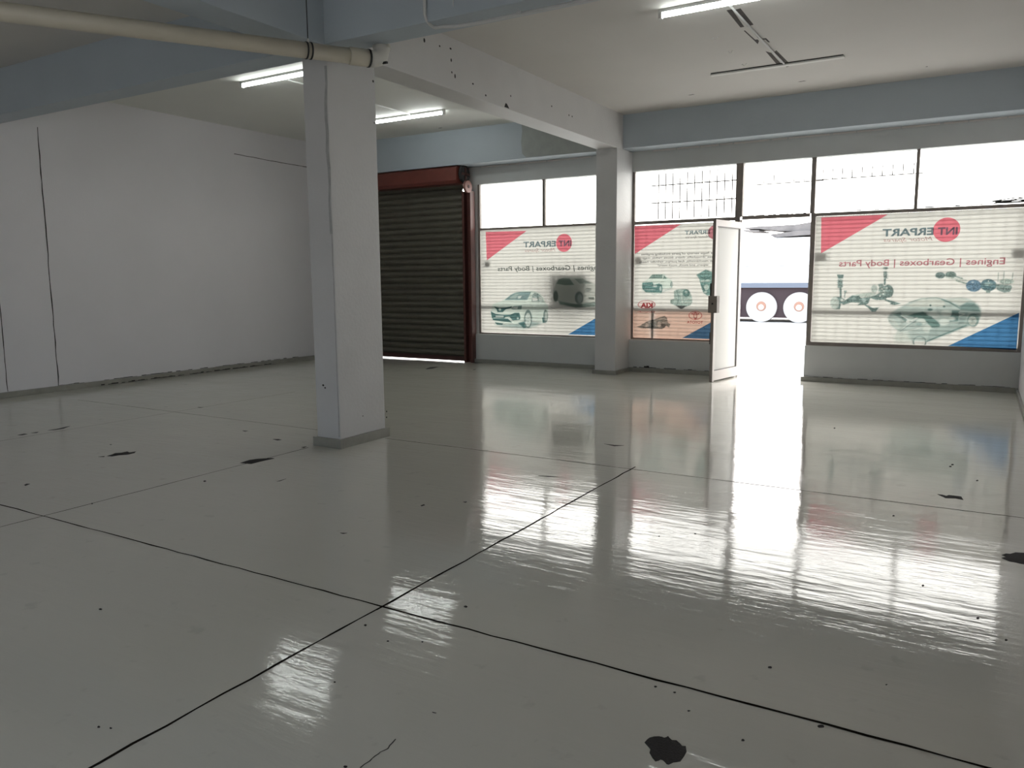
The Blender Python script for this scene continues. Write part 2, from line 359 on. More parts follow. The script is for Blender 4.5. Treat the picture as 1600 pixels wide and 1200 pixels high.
# small pits and scars on beam and column
beam = bpy.data.objects['beam']; colm = bpy.data.objects['column']
g = MB()
for (x, y, rx, ry) in ((663, 63, .010, .022), (687, 72, .008, .01), (704, 76, .012, .01), (705, 94, .008, .018), (706, 113, .007, .012), (711, 119, .008, .024), (739, 131, .010, .010), (759, 149, .009, .012), (798, 150, .007, .012), (862, 166, .009, .012), (889, 180, .009, .012), (894, 182, .009, .012)):
    P = on_x(x, y, BX1+.0008)
    g.flat([(P.x, P.y+rx*math.cos(k*math.pi/4)*1.6, P.z+ry*math.sin(k*math.pi/4)) for k in range(8)])
P = [on_x(x, y, BX1+.0008) for x, y in ((790, 161), (792, 162), (796, 170), (788, 167))]
g.flat([tuple(q) for q in P])
g.build('nail_hole', CRACK, beam)
g = MB()
for (x, y, r) in ((505, 602, .010), (508, 606, .008), (482, 103, .0)):
    if r:
        P = on_y(x, y, CY0-.0008); g.flat([(P.x+r*1.3*math.cos(k*math.pi/4), P.y, P.z+r*math.sin(k*math.pi/4)) for k in range(8)])
for (x, y, r) in ((583, 127, .012), (585, 192, .008), (567, 650, .006), (604, 643, .009), (604, 652, .009)):
    P = on_x(x, y, CX1+.0008); g.flat([(P.x, P.y+r*math.cos(k*math.pi/4), P.z+r*math.sin(k*math.pi/4)) for k in range(8)])
g.build('chipped_spot', CRACK, colm)
# ------------------------------------------------------------------ windows
def win(n, members, panes, mat_=FRAME, pm=GLASS):
    o = empty('window_%d' % n, (0, 0, 0)); o['kind'] = 'structure'
    f = MB()
    for (x0, x1, z0, z1, y0, y1) in members: f.box(x0, x1, y0, y1, z0, z1)
    f.build('window_frame', mat_, o, .003)
    for q in panes:
        x0, x1, z0, z1 = q[:4]
        MB().box(x0, x1, 11.950, 11.954, z0, z1).build('pane', q[4] if len(q) > 4 else pm, o)
    return o
A0, A1 = 11.908, 11.960
win(1, [(-7.80, -7.755, .515, 3.17, A0, A1), (-5.235, -5.20, .515, 3.17, A0, A1), (-7.755, -5.235, 2.365, 2.405, A0, A1),
        (-6.485, -6.435, 2.405, 3.17, A0, A1), (-7.755, -5.235, .515, .545, A0, A1)],
    [(-7.755, -6.485, 2.405, 3.17), (-6.435, -5.235, 2.405, 3.17), (-7.755, -5.235, .545, 2.365)])
win(2, [(-4.85, -4.81, .515, 3.17, A0, A1), (-4.81, -3.21, 2.345, 2.395, A0, A1), (-4.81, -3.21, .515, .545, A0, A1),
        (-3.21, -3.105, 2.395, 3.17, 11.90, 11.99), (-3.21, -3.14, .515, 2.395, A0-.01, A1),
        (-4.81, -3.21, .99, 1.03, 11.925, A1), (-4.50, -4.46, .545, .985, 11.9045, 11.912)],
    [(-4.81, -3.21, 2.395, 3.17), (-4.81, -3.21, 1.035, 2.345), (-4.81, -4.50, .545, .985, PINKG), (-4.455, -3.21, .545, .985, PINKG)])
win(3, [(-3.105, -2.15, 2.35, 2.40, A0, A1), (-2.15, -2.09, 2.395, 3.17, A0, A1)], [(-3.105, -2.15, 2.40, 3.17)])
win(4, [(-2.13, -2.065, .515, 2.395, A0-.01, A1), (-2.065, .46, 2.35, 2.395, A0, A1), (-2.065, .46, .515, .57, A0-.006, A1), (.46, .50, .515, 3.17, A0, A1),
        (-.83, -.79, 2.395, 3.17, A0, A1)],
    [(-2.09, -.825, 2.395, 3.17), (-.795, .46, 2.395, 3.17), (-2.065, .46, .55, 2.35)])
# thin pipe stubs of light gap under the beam
# outside security bars: grille slats, rails, brackets
def grille(x0, x1, name='security_grille', label=''):
    o = empty(name, ((x0+x1)/2, 12.0, .56)); ox, oy, oz = o.location
    tag(o, label, 'security grille', 'grilles outside the shop windows')
    s = MB(); z = .60
    while z < 2.33:
        s.box(x0-ox, x1-ox, 11.911-oy, 11.913-oy, z-oz, z+.009-oz); z += .056
    s.build('slats', FRAME, o)
    v = MB(); x = x0+.05
    while x < x1-.02:
        v.box(x-ox, x+.006-ox, 11.919-oy, 11.922-oy, .56-oz, 2.34-oz); x += .14
    v.build('uprights', FRAME, o)
    MB().box(x0-ox, x1-ox, 11.920-oy, 11.928-oy, .972-oz, 1.032-oz).build('rail', FRAMED, o)
    return o
grille(-7.75, -5.24, label='steel grille behind the left banner window')
grille(-4.80, -3.22, label='steel grille behind the middle banner window')
grille(-2.06, .45, label='steel grille behind the wide right banner window')
def bars(xs, zs, z0, z1, r, win_name, name):
    v = MB()
    for x in xs: v.tube([(x, 12.06, z0), (x, 12.06, z1)], r, 6)
    for z in zs: v.tube([(xs[0]-.12, 12.063, z), (xs[-1]+.12, 12.063, z)], r, 6)
    v.build(name, FRAMED, bpy.data.objects[win_name])
bars([-4.47+.1165*i for i in range(11)], (2.68, 2.95), 2.42, 3.13, .009, 'window_2', 'burglar_bars')
bars([-2.84+.142*i for i in range(6)], (2.86,), 2.87, 2.99, .007, 'window_3', 'spiked_rail')
bars([-2.02+.128*i for i in range(10)], (2.87,), 2.87, 3.01, .007, 'window_4', 'spiked_rail')
# ------------------------------------------------------------------ banners
def raw_text(body, shear=0.0, bold=0.0):
    cu = bpy.data.curves.new('t', 'FONT'); cu.body = body; cu.size = 1; cu.shear = shear; cu.offset = bold; cu.resolution_u = 3
    ob = bpy.data.objects.new('t', cu); col.objects.link(ob)
    dg = bpy.context.evaluated_depsgraph_get(); me = bpy.data.meshes.new_from_object(ob.evaluated_get(dg))
    bpy.data.objects.remove(ob); bpy.data.curves.remove(cu); me.materials.clear()
    return me
YP = YF - .004
def lettering(body, px_start, px_end, py_base, py_top, m_, parent, origin, shear=0.0, bold=0.0, name='lettering', wfrac=1.0):
    """printed so that it reads from the street: starts at the right seen from inside"""
    me = raw_text(body, shear, bold)
    pm = (px_start+px_end)/2
    xs = on_y(px_start, py_base, YF).x; xe = on_y(px_end, py_base, YF).x
    if wfrac != 1.0: xs = xe + (xs-xe)/wfrac
    zb = on_y(pm, py_base, YF).z; zt = on_y(pm, py_top, YF).z
    X = [v.co.x for v in me.vertices]; a, b = min(X), max(X)
    for v in me.vertices:
        u = (v.co.x-a)/(b-a); v.co = Vector((xs+(xe-xs)*u, YP-.0015, zb+(zt-zb)*v.co.y/.70)) - origin
    return link(name, me, m_, parent)
INK_RED = ink('red ink', (.93, .27, .35)); INK_BLUE = ink('blue ink', (.10, .30, .60)); INK_SLATE = ink('slate ink', (.24, .32, .36))
INK_DARK = ink('dark grey ink', (.15, .175, .17)); INK_PINK = ink('faded red ink', (.62, .27, .32)); INK_PALE = ink('pale script ink', (.62, .42, .42))
INK_MAR = ink('maroon ink', (.50, .10, .12)); INK_PIC = ink('picture inks'); INK_LETT = ink('light slate ink', (.30, .62, .66)); INK_GREY = ink('paragraph ink', (.20, .20, .20))
def shape(name, pts, m_, parent, origin, dy=0.0):
    mb = MB(); mb.flat([Vector((x, YP-dy, z))-origin for x, z in pts]); return mb.build(name, m_, parent)
def xz(px, py): q = on_y(px, py, YF); return (q.x, q.z)
def disc(name, cx, cz, r, m_, parent, origin, r2=0.0, ry=None, ry2=None):
    ry = ry or r; mb = MB(); n = 36
    a = [mb.bm.verts.new(Vector((cx+r*math.cos(2*math.pi*k/n), YP-.0005, cz+ry*math.sin(2*math.pi*k/n)))-origin) for k in range(n)]
    if r2:
        b = [mb.bm.verts.new(Vector((cx+r2*math.cos(2*math.pi*k/n), YP-.0005, cz+(ry2 or r2)*math.sin(2*math.pi*k/n)))-origin) for k in range(n)]
        for k in range(n): mb.bm.faces.new((a[k], a[(k+1) % n], b[(k+1) % n], b[k]))
    else: mb.bm.faces.new(a)
    return mb.build(name, m_, parent)
def clip(poly, x1):
    """cut a polygon (x, z) at x <= x1"""
    out = []
    for i in range(len(poly)):
        a, b = poly[i], poly[(i+1) % len(poly)]
        if a[0] <= x1: out.append(a)
        if (a[0] <= x1) != (b[0] <= x1):
            t = (x1-a[0])/(b[0]-a[0]); out.append((x1, a[1]+(b[1]-a[1])*t))
    return out
# --- a small painter: printed pictures as colours on a fine mesh
class Pic:
    def __init__(s, ox, oy, k, u0, v0, u1, v1, xmax=None, step=.0048):
        s.ox, s.oy, s.k = ox, oy, k
        c = [on_y(ox+u/k, oy+v/k, YF) for u in (u0, u1) for v in (v0, v1)]
        x0, x1 = min(q.x for q in c), max(q.x for q in c); z0, z1 = min(q.z for q in c), max(q.z for q in c)
        if xmax is not None: x1 = min(x1, xmax)
        s.nx, s.nz = int((x1-x0)/step)+2, int((z1-z0)/step)+2
        s.X, s.Z = np.meshgrid(np.linspace(x0, x1, s.nx), np.linspace(z0, z1, s.nz))
        P = np.stack([s.X, np.full_like(s.X, YF), s.Z-EYE], -1)
        R_ = np.array([CR, CU, fw]); q = P @ R_.T
        s.u = (800+FPX*q[..., 0]/q[..., 2]-ox)*k; s.v = (600-FPX*q[..., 1]/q[..., 2]-oy)*k
        s.C = np.ones(s.X.shape+(3,))
    def put(s, a, c, op=1.0):
        a = np.clip(a, 0, 1)[..., None]*op; s.C = s.C*(1-a)+np.array(c)*a
    def poly(s, pts, c, soft=10.0, op=1.0):
        pts = np.array(pts, float); d = np.full(s.u.shape, 1e9); ins = np.zeros(s.u.shape, bool)
        for i in range(len(pts)):
            a, b = pts[i], pts[(i+1) % len(pts)]; e = b-a; L = max(e@e, 1e-9)
            t = np.clip(((s.u-a[0])*e[0]+(s.v-a[1])*e[1])/L, 0, 1)
            d = np.minimum(d, np.hypot(s.u-a[0]-t*e[0], s.v-a[1]-t*e[1]))
            cr = ((a[1] > s.v) != (b[1] > s.v))
            with np.errstate(divide='ignore', invalid='ignore'):
                xi = a[0]+(s.v-a[1])*e[0]/(e[1] if e[1] else 1e-9)
            ins ^= cr & (s.u < xi)
        s.put(.5+np.where(ins, d, -d)/soft, c, op)
    def ell(s, cx, cy, rx, ry, c, soft=10.0, op=1.0, inner=0.0):
        r = np.hypot((s.u-cx)/rx, (s.v-cy)/ry); m_ = min(rx, ry); a = .5+(1-r)*m_/soft
        if inner: a = np.minimum(a, .5+(r-inner)*m_/soft)
        s.put(a, c, op)
    def line(s, pts, w_, c, soft=8.0, op=1.0):
        d = np.full(s.u.shape, 1e9)
        for a, b in zip(pts, pts[1:]):
            e = (b[0]-a[0], b[1]-a[1]); L = max(e[0]**2+e[1]**2, 1e-9)
            t = np.clip(((s.u-a[0])*e[0]+(s.v-a[1])*e[1])/L, 0, 1)
            d = np.minimum(d, np.hypot(s.u-a[0]-t*e[0], s.v-a[1]-t*e[1]))
        s.put(.5+(w_/2-d)/soft, c, op)
    def grain(s, amt, seed, sc=3):
        rs = np.random.RandomState(seed); n = rs.rand(s.nz//sc+2, s.nx//sc+2)
        g_ = np.kron(n, np.ones((sc, sc)))[:s.nz, :s.nx]
        dark = 1-s.C.mean(-1)
        s.C = np.clip(s.C*(1+((g_-.5)*2*amt*np.clip(dark*2, 0, 1))[..., None]), 0, 1)
    def mesh(s, name, parent, origin):
        keep = (s.C.min(-1) < .985)
        vs_ = np.stack([s.X-origin.x, np.full_like(s.X, YP-origin.y), s.Z-origin.z], -1).reshape(-1, 3)
        idx = np.arange(s.nx*s.nz).reshape(s.nz, s.nx)
        f = np.stack([idx[:-1, :-1], idx[:-1, 1:], idx[1:, 1:], idx[1:, :-1]], -1)
        kf = keep[:-1, :-1] | keep[:-1, 1:] | keep[1:, 1:] | keep[1:, :-1]
        f = f[kf]; used = np.unique(f); remap = np.zeros(s.nx*s.nz, int); remap[used] = np.arange(len(used))
        me = bpy.data.meshes.new(name); me.from_pydata(vs_[used].tolist(), [], remap[f].tolist())
        at = me.color_attributes.new('print', 'FLOAT_COLOR', 'POINT')
        cc = np.ones((len(used), 4)); cc[:, :3] = s.C.reshape(-1, 3)[used]; at.data.foreach_set('color', cc.ravel().tolist())
        return link(name, me, INK_PIC, parent)
LT, MD, DK, WH = (.84, .95, .92), (.36, .50, .50), (.13, .25, .26), (1, 1, 1)
def banner(name, x0, x1, z0, z1, label):
    o = empty(name, ((x0+x1)/2, YF, z0)); org = Vector(o.location)
    tag(o, label, 'banner', 'translucent advertising banners in the shop windows')
    # slightly wavy film
    mb = MB(); nx, nz = 26, 18; V = []
    for j in range(nz+1):
        V.append([mb.bm.verts.new(Vector((x0+(x1-x0)*i/nx, YF+.0012*math.sin(i*.9+j*.35)*math.sin(j*.5), z0+(z1-z0)*j/nz))-org) for i in range(nx+1)])
    for j in range(nz):
        for i in range(nx): f = mb.bm.faces.new((V[j][i], V[j][i+1], V[j+1][i+1], V[j+1][i])); f.smooth = True
    mb.build('film', BANNER, o)
    return o, org
# left banner
b, og = banner('window_banner', -7.745, -5.21, .55, 2.362, 'mirrored shop banner with white hatchback picture, left of the post')
shape('red_corner', [xz(759, 362.4), xz(823, 360.7), xz(760.7, 406.8)], INK_RED, b, og)
bl = [xz(888, 522.5), xz(927, 499.5)]
sl = (bl[1][1]-bl[0][1])/(bl[1][0]-bl[0][0])
shape('blue_corner', [bl[0], (-5.215, bl[0][1]+sl*(-5.215-bl[0][0])), (-5.215, bl[0][1])], INK_BLUE, b, og)
cx, cz = xz(881.4, 379.5); disc('red_disc', cx, cz, .150, INK_RED, b, og)
lettering('INT', 893, 873, 384.6, 375.6, INK_LETT, b, og, bold=.03)
lettering('ERPART', 868.5, 818, 385.8, 377, INK_SLATE, b, og, bold=.025)
lettering('Motor Spares', 868, 820, 393.3, 388, INK_PALE, b, og, shear=.35)
lettering('Engines | Gearboxes | Body Parts', 925.5, 778, 422.4, 415.2, INK_DARK, b, og, bold=.012, shear=.1, wfrac=.915)
p = Pic(755, 440, 13.333, 100, 150, 1420, 1020)
p.poly([(250, 890), (600, 875), (1000, 815), (1240, 850), (1100, 930), (850, 985), (420, 950)], (.5, .62, .62), 70)
p.poly([(395, 405), (560, 280), (680, 220), (850, 188), (1050, 193), (1180, 240), (1270, 360), (1290, 430), (1350, 500), (1355, 700), (1330, 840), (1240, 860), (1000, 790), (850, 865), (640, 885), (400, 875), (250, 845), (160, 740), (160, 620), (200, 470)], LT, 14)
p.poly([(445, 388), (560, 290), (640, 245), (760, 214), (1000, 214), (945, 330), (920, 382)], (.33, .47, .49), 10)
p.poly([(560, 330), (680, 250), (740, 250), (690, 350), (560, 360)], (.5, .63, .63), 30)
p.poly([(730, 300), (810, 295), (770, 350), (720, 350)], (.72, .8, .8), 15)
p.poly([(1010, 412), (1025, 280), (1070, 228), (1140, 250), (1225, 320), (1268, 412)], (.42, .52, .52), 10)
p.line([(1140, 250), (1160, 400)], 14, (.25, .36, .36))
p.ell(1200, 350, 45, 45, (.7, .78, .76), 30)
p.poly([(1025, 335), (1110, 340), (1142, 370), (1130, 397), (1030, 397)], (.95, .98, .98), 8)
p.poly([(225, 515), (330, 545), (480, 540), (605, 512), (590, 548), (480, 575), (440, 605), (410, 638), (300, 638), (280, 580)], DK, 10)
p.ell(350, 580, 26, 26, (.75, .85, .85), 10)
p.poly([(585, 565), (640, 508), (810, 495), (798, 582), (620, 584)], (.30, .42, .42), 8)
p.poly([(600, 560), (640, 525), (730, 520), (715, 572)], (.82, .9, .9), 8)
p.poly([(160, 618), (260, 672), (420, 692), (560, 688), (660, 650), (752, 648), (778, 720), (770, 792), (620, 812), (545, 730), (470, 738), (440, 762), (240, 752), (185, 765)], DK, 8)
p.poly([(262, 705), (430, 708), (425, 748), (262, 742)], (.62, .72, .72), 6)
p.poly([(200, 762), (440, 764), (520, 772), (605, 852), (420, 832), (200, 802)], DK, 8)
p.ell(722, 762, 22, 20, (.7, .85, .85), 8)
p.poly([(240, 845), (420, 872), (400, 900), (290, 897)], DK, 8)
p.poly([(730, 860), (860, 830), (900, 960), (840, 970)], DK, 20)
p.ell(937, 778, 82, 192, (.27, .37, .37), 10); p.ell(935, 795, 60, 138, (.80, .88, .87), 8)
for k in range(9):
    a = k*2*math.pi/9; p.line([(935+12*math.cos(a), 795+26*math.sin(a)), (935+56*math.cos(a), 795+128*math.sin(a))], 7, (.42, .55, .55))
p.ell(880, 800, 18, 30, (.4, .52, .52))
p.poly([(1230, 750), (1280, 740), (1300, 860), (1240, 858)], DK, 10)
p.ell(1302, 720, 48, 135, (.30, .40, .40), 10); p.ell(1312, 715, 28, 100, (.66, .74, .73), 8)
p.line([(1020, 500), (1026, 770)], 4, (.62, .72, .72)); p.line([(1010, 790), (1230, 730)], 8, (.68, .76, .76)); p.line([(830, 470), (1340, 500)], 6, (.72, .8, .8))
p.mesh('hatchback_picture', b, og)
p = Pic(850, 410, 10, 60, 190, 1200, 820, xmax=-5.215)
p.poly([(180, 350), (200, 290), (240, 250), (330, 228), (560, 226), (650, 258), (800, 340), (950, 420), (980, 620), (640, 655), (500, 665), (220, 612), (150, 560), (145, 440)], (.80, .83, .81), 16)
p.poly([(195, 332), (232, 265), (300, 245), (400, 248), (475, 352), (330, 357)], (.42, .50, .47), 14)
p.poly([(470, 250), (600, 253), (750, 332), (560, 332)], (.50, .56, .54), 14)
p.ell(185, 530, 38, 88, (.34, .40, .38), 14); p.ell(550, 555, 66, 100, (.36, .42, .42), 14); p.ell(560, 560, 38, 66, (.55, .62, .62), 14)
p.ell(690, 428, 50, 30, (.5, .54, .53), 14); p.poly([(690, 545), (780, 540), (790, 580), (710, 575)], (.34, .38, .36), 12)
p.poly([(230, 605), (500, 650), (800, 620), (980, 640), (900, 690), (500, 705), (250, 655)], (.36, .44, .42), 22)
p.line([(110, 700), (260, 775)], 8, (.6, .6, .58))
p.mesh('car_picture', b, og)
# middle banner
b, og = banner('window_banner', -4.80, -3.215, .55, 2.33, 'mirrored shop banner with pickup and engine pictures, beside open door')
shape('red_corner', [xz(991.6, 353.6), xz(1064, 350.3), xz(992, 396.9)], INK_RED, b, og)
bl = [xz(1066, 528.3), xz(1109.6, 504.3)]; sl = (bl[1][1]-bl[0][1])/(bl[1][0]-bl[0][0])
shape('blue_corner', [bl[0], (-3.22, bl[0][1]+sl*(-3.22-bl[0][0])), (-3.22, bl[0][1])], INK_BLUE, b, og)
cx, cz = xz(1117, 363); disc('red_disc', cx, cz, .105, INK_PINK, b, og)
lettering('ERPART', 1109.5, 1070, 366, 360, INK_SLATE, b, og, bold=.02)
lettering('Motor Spares', 1109, 1071, 371.8, 368.2, INK_GREY, b, og, shear=.3)
for body, xs_, xe_, yb_ in (('Stocks a huge variety of parts including engines', 1135, 1002, 397.6), ('gearboxes, driveshafts, doors, boots, radios, mags', 1134, 1004, 403.6), ('window mechanisms, fuel pumps, cylinder heads', 1132, 999, 409.8), ('wipers, and much, much more!', 1107, 1028, 415.8)):
    lettering(body, xs_, xe_, yb_, yb_-3.4, INK_GREY, b, og, shear=.15, bold=.01)
p = Pic(985, 420, 10.436, 60, 0, 1640, 1040, xmax=-3.22)
p.poly([(200, 360), (350, 395), (480, 405), (680, 320), (620, 330), (400, 420)], (.6, .7, .7), 40)
p.poly([(178, 250), (210, 215), (300, 160), (350, 95), (420, 85), (560, 82), (600, 140), (680, 190), (692, 280), (650, 312), (530, 335), (500, 402), (260, 392), (200, 340)], LT, 12)
p.poly([(198, 228), (360, 215), (380, 262), (470, 240), (522, 262), (512, 392), (250, 382), (192, 320)], (.20, .36, .36), 10)
p.line([(215, 262), (345, 268)], 6, (.55, .7, .7)); p.line([(235, 335), (400, 345)], 10, (.6, .75, .75)); p.ell(400, 285, 35, 14, (.75, .85, .85))
p.poly([(298, 160), (358, 96), (525, 90), (520, 157)], (.30, .42, .40), 8)
p.poly([(533, 162), (548, 108), (595, 152), (582, 167)], (.28, .40, .38), 8)
p.ell(492, 325, 32, 62, (.18, .33, .33), 8); p.ell(492, 325, 16, 38, (.68, .8, .8), 8); p.ell(672, 258, 18, 50, (.3, .42, .42), 8); p.ell(676, 258, 9, 30, (.7, .8, .8), 6)
p.poly([(712, 362), (760, 337), (900, 325), (960, 360), (1000, 440), (1012, 540), (980, 592), (860, 640), (830, 655), (745, 605), (650, 562), (655, 505), (712, 492)], (.50, .62, .60), 12)
p.ell(912, 395, 58, 62, (.2, .33, .32), 10); p.ell(912, 380, 22, 22, (.55, .68, .66), 8)
p.line([(760, 360), (790, 480), (760, 590)], 16, (.3, .42, .41)); p.line([(830, 400), (850, 560)], 14, (.72, .8, .78)); p.line([(880, 500), (1000, 490)], 10, (.8, .87, .85)); p.line([(880, 550), (990, 545)], 9, (.8, .87, .85)); p.ell(685, 535, 30, 32, (.4, .5, .48), 10)
p.poly([(735, 595), (920, 600), (850, 652), (820, 655)], (.16, .18, .18), 10)
p.poly([(1078, 98), (1230, 12), (1330, 50), (1470, 40), (1500, 200), (1480, 380), (1330, 420), (1255, 438), (1190, 392), (1150, 282), (1125, 170)], (.26, .42, .41), 12)
for (x, y, rx, ry) in ((1180, 200, 36, 16), (1260, 195, 40, 18), (1240, 300, 40, 45), (1225, 380, 25, 18), (1380, 250, 40, 40)): p.ell(x, y, rx, ry, (.68, .8, .78), 16)
p.line([(1120, 110), (1230, 170), (1320, 120)], 12, (.14, .26, .26)); p.line([(1160, 250), (1210, 350)], 14, (.14, .26, .26))
p.poly([(100, 945), (150, 930), (260, 862), (400, 818), (560, 768), (598, 800), (612, 872), (652, 908), (632, 957), (580, 932), (520, 982), (380, 976), (180, 972)], (.36, .44, .46), 12)
p.ell(270, 920, 26, 34, (.6, .68, .7), 12); p.ell(470, 905, 30, 40, (.6, .68, .7), 12); p.ell(540, 930, 36, 32, (.18, .22, .24), 12); p.line([(300, 880), (400, 850), (560, 800)], 10, (.62, .7, .7)); p.line([(180, 940), (240, 960), (380, 940)], 12, (.16, .2, .22))
p.line([(330, 870), (340, 960)], 8, (.2, .26, .28)); p.line([(380, 860), (390, 960)], 8, (.2, .26, .28))
p.ell(265, 583, 143, 72, (.55, .12, .14), 8, inner=.90); p.ell(265, 583, 122, 58, (.95, .70, .70), 10, .6)
p.ell(1060, 760, 110, 71, (.60, .20, .22), 8, inner=.88); p.ell(1060, 733, 66, 20, (.60, .20, .22), 7, inner=.62); p.ell(1060, 765, 30, 62, (.60, .20, .22), 7, inner=.66)
p.grain(.25, 3)
p.mesh('parts_picture', b, og)
lettering('KIA', 1020, 1001, 480.6, 473.5, INK_MAR, b, og, bold=.05)
lettering('KIA MOTORS', 1023.3, 996.5, 488.6, 485.8, INK_MAR, b, og)
lettering('TOYOTA', 1098.5, 1073.5, 505.6, 501.4, INK_MAR, b, og, bold=.015)
# right banner
b, og = banner('window_banner', -2.06, .458, .565, 2.345, 'wide mirrored shop banner with axle and cutaway car, right of doorway')
shape('red_corner', [xz(1283.5, 339.8), xz(1387, 335.3), xz(1282.8, 396)], INK_RED, b, og)
shape('blue_corner', clip([xz(1481.5, 540.5), xz(1593.6, 488), xz(1593, 547)], .448), INK_BLUE, b, og)
cx, cz = xz(1479, 359); disc('red_disc', cx, cz, .158, INK_RED, b, og)
lettering('INT', 1496, 1465, 366.6, 355.2, INK_LETT, b, og, bold=.03)
lettering('ERPART', 1458.5, 1378.7, 368, 356.8, INK_SLATE, b, og, bold=.03)
lettering('Motor Spares', 1457, 1380, 377, 370.6, INK_PALE, b, og, shear=.35)
lettering('Engines | Gearboxes | Body Parts', 1570, 1311, 414.6, 404.4, INK_PINK, b, og, bold=.012)
p = Pic(1280, 400, 10, 120, 150, 1320, 900)
S = (.26, .36, .36)
p.poly([(275, 290), (385, 290), (375, 350), (300, 355)], S); p.ell(325, 365, 36, 12, (.7, .78, .78)); p.poly([(290, 372), (362, 372), (368, 490), (290, 497)], (.30, .40, .40)); p.poly([(316, 490), (352, 490), (352, 650), (322, 650)], S)
for k in range(4): p.line([(285, 385+k*30), (372, 380+k*30)], 8, (.5, .6, .6))
p.poly([(385, 540), (432, 540), (430, 572), (410, 575), (408, 660), (392, 660), (394, 575)], (.4, .5, .5))
p.poly([(225, 640), (330, 640), (405, 680), (340, 745), (325, 832), (235, 832), (195, 790)], S); p.ell(243, 735, 68, 95, (.66, .74, .73), 14); p.ell(355, 690, 22, 22, (.85, .9, .9), 8)
p.poly([(560, 605), (800, 568), (900, 580), (820, 640), (640, 640)], (.62, .70, .68), 14)
p.poly([(340, 735), (480, 640), (520, 612), (620, 622), (660, 655), (800, 640), (900, 600), (1000, 560), (1065, 650), (1010, 688), (900, 690), (800, 660), (770, 735), (735, 760), (840, 812), (940, 802), (880, 872), (820, 872), (780, 822), (700, 762), (600, 768), (640, 732), (500, 725), (380, 762)], S, 12)
p.ell(700, 690, 36, 26, (.55, .68, .70), 12); p.ell(545, 660, 30, 22, (.40, .52, .52), 12)
p.ell(860, 512, 52, 62, (.62, .70, .69), 16); p.ell(1080, 550, 82, 102, (.27, .36, .36), 10); p.ell(990, 545, 66, 84, (.38, .48, .47), 12)
p.poly([(915, 440), (1000, 430), (1000, 480), (930, 480)], (.4, .5, .5))
for (x, y) in ((980, 515), (940, 560), (1000, 590), (1055, 500), (950, 625), (1010, 545)): p.ell(x, y, 16, 12, (.82, .88, .88), 8)
p.ell(1037, 190, 40, 22, (.36, .44, .44)); p.ell(1037, 225, 38, 8, (.8, .85, .85)); p.poly([(1003, 240), (1062, 240), (1060, 350), (1008, 350)], (.33, .41, .41)); p.poly([(1010, 350), (1045, 350), (1036, 455), (1010, 455)], S)
for k in range(4): p.line([(1050, 255+k*30), (1078, 262+k*28)], 8, (.36, .44, .44))
p.poly([(1000, 655), (1060, 678), (1200, 718), (1280, 745), (1180, 767), (1095, 752), (1120, 735), (1020, 690)], (.30, .40, .40), 8)
p.grain(.3, 5); p.mesh('suspension_picture', b, og)
p = Pic(1440, 400, 10, 180, 220, 1480, 600)
p.ell(290, 302, 78, 50, (.26, .35, .35), 12); p.ell(455, 295, 88, 52, (.26, .35, .34), 12); p.line([(380, 335), (700, 385)], 26, (.74, .80, .78)); p.line([(520, 320), (640, 352)], 18, (.34, .44, .43)); p.line([(545, 385), (700, 430)], 26, (.42, .50, .48))
p.ell(815, 465, 122, 94, (.22, .35, .48), 12); p.ell(1045, 455, 125, 95, (.20, .32, .37), 12); p.poly([(1000, 530), (1080, 530), (1070, 578), (1010, 575)], (.35, .45, .45))
p.ell(1325, 400, 112, 44, (.50, .60, .58), 16); p.poly([(1150, 435), (1400, 458), (1415, 485), (1380, 560), (1290, 572), (1180, 530)], (.34, .44, .44), 12)
for a_, b_ in (((1200, 262), (1193, 400)), ((1290, 245), (1272, 440)), ((1428, 262), (1412, 400))): p.line([a_, b_], 16, (.55, .63, .61))
p.ell(1040, 440, 60, 26, (.45, .60, .62), 20); p.ell(800, 410, 20, 10, (.6, .72, .8), 10); p.ell(1045, 392, 9, 9, WH, 6); p.ell(1200, 432, 11, 11, WH, 6); p.line([(1300, 360), (1290, 450)], 10, (.8, .86, .84)); p.line([(930, 470), (1150, 500)], 14, (.12, .22, .25))
p.grain(.3, 6); p.mesh('axle_picture', b, og)
p = Pic(1370, 440, 8.889, 100, 180, 1500, 860)
p.poly([(150, 520), (160, 480), (205, 430), (300, 370), (450, 290), (620, 235), (820, 223), (960, 240), (1180, 222), (1300, 248), (1400, 310), (1450, 380), (1442, 480), (1400, 560), (1290, 612), (1240, 617), (1000, 730), (740, 832), (500, 827), (262, 790), (290, 680), (215, 620), (175, 570)], (.60, .70, .70), 30)
p.poly([(160, 500), (240, 520), (330, 640), (290, 660), (210, 600)], (.70, .78, .77), 24)
p.poly([(1130, 600), (1240, 560), (1290, 470), (1400, 430), (1440, 470), (1400, 560), (1290, 612), (1000, 720)], (.42, .54, .54), 30)
p.poly([(240, 760), (300, 700), (420, 700), (480, 850), (250, 850)], (.80, .86, .84), 60)
p.poly([(400, 335), (620, 243), (820, 235), (925, 260), (960, 350), (480, 352)], (.78, .83, .81), 30); p.poly([(960, 250), (1180, 232), (1290, 262), (1160, 330)], (.74, .79, .77), 30)
p.poly([(1150, 345), (1250, 290), (1350, 298), (1412, 350), (1440, 420), (1160, 400)], (.28, .40, .40), 24)
p.line([(450, 290), (620, 235), (820, 224), (900, 240), (1000, 275), (1160, 358)], 9, (.38, .48, .47), 10); p.line([(900, 245), (1010, 290), (1150, 370)], 16, (.26, .38, .38), 8)
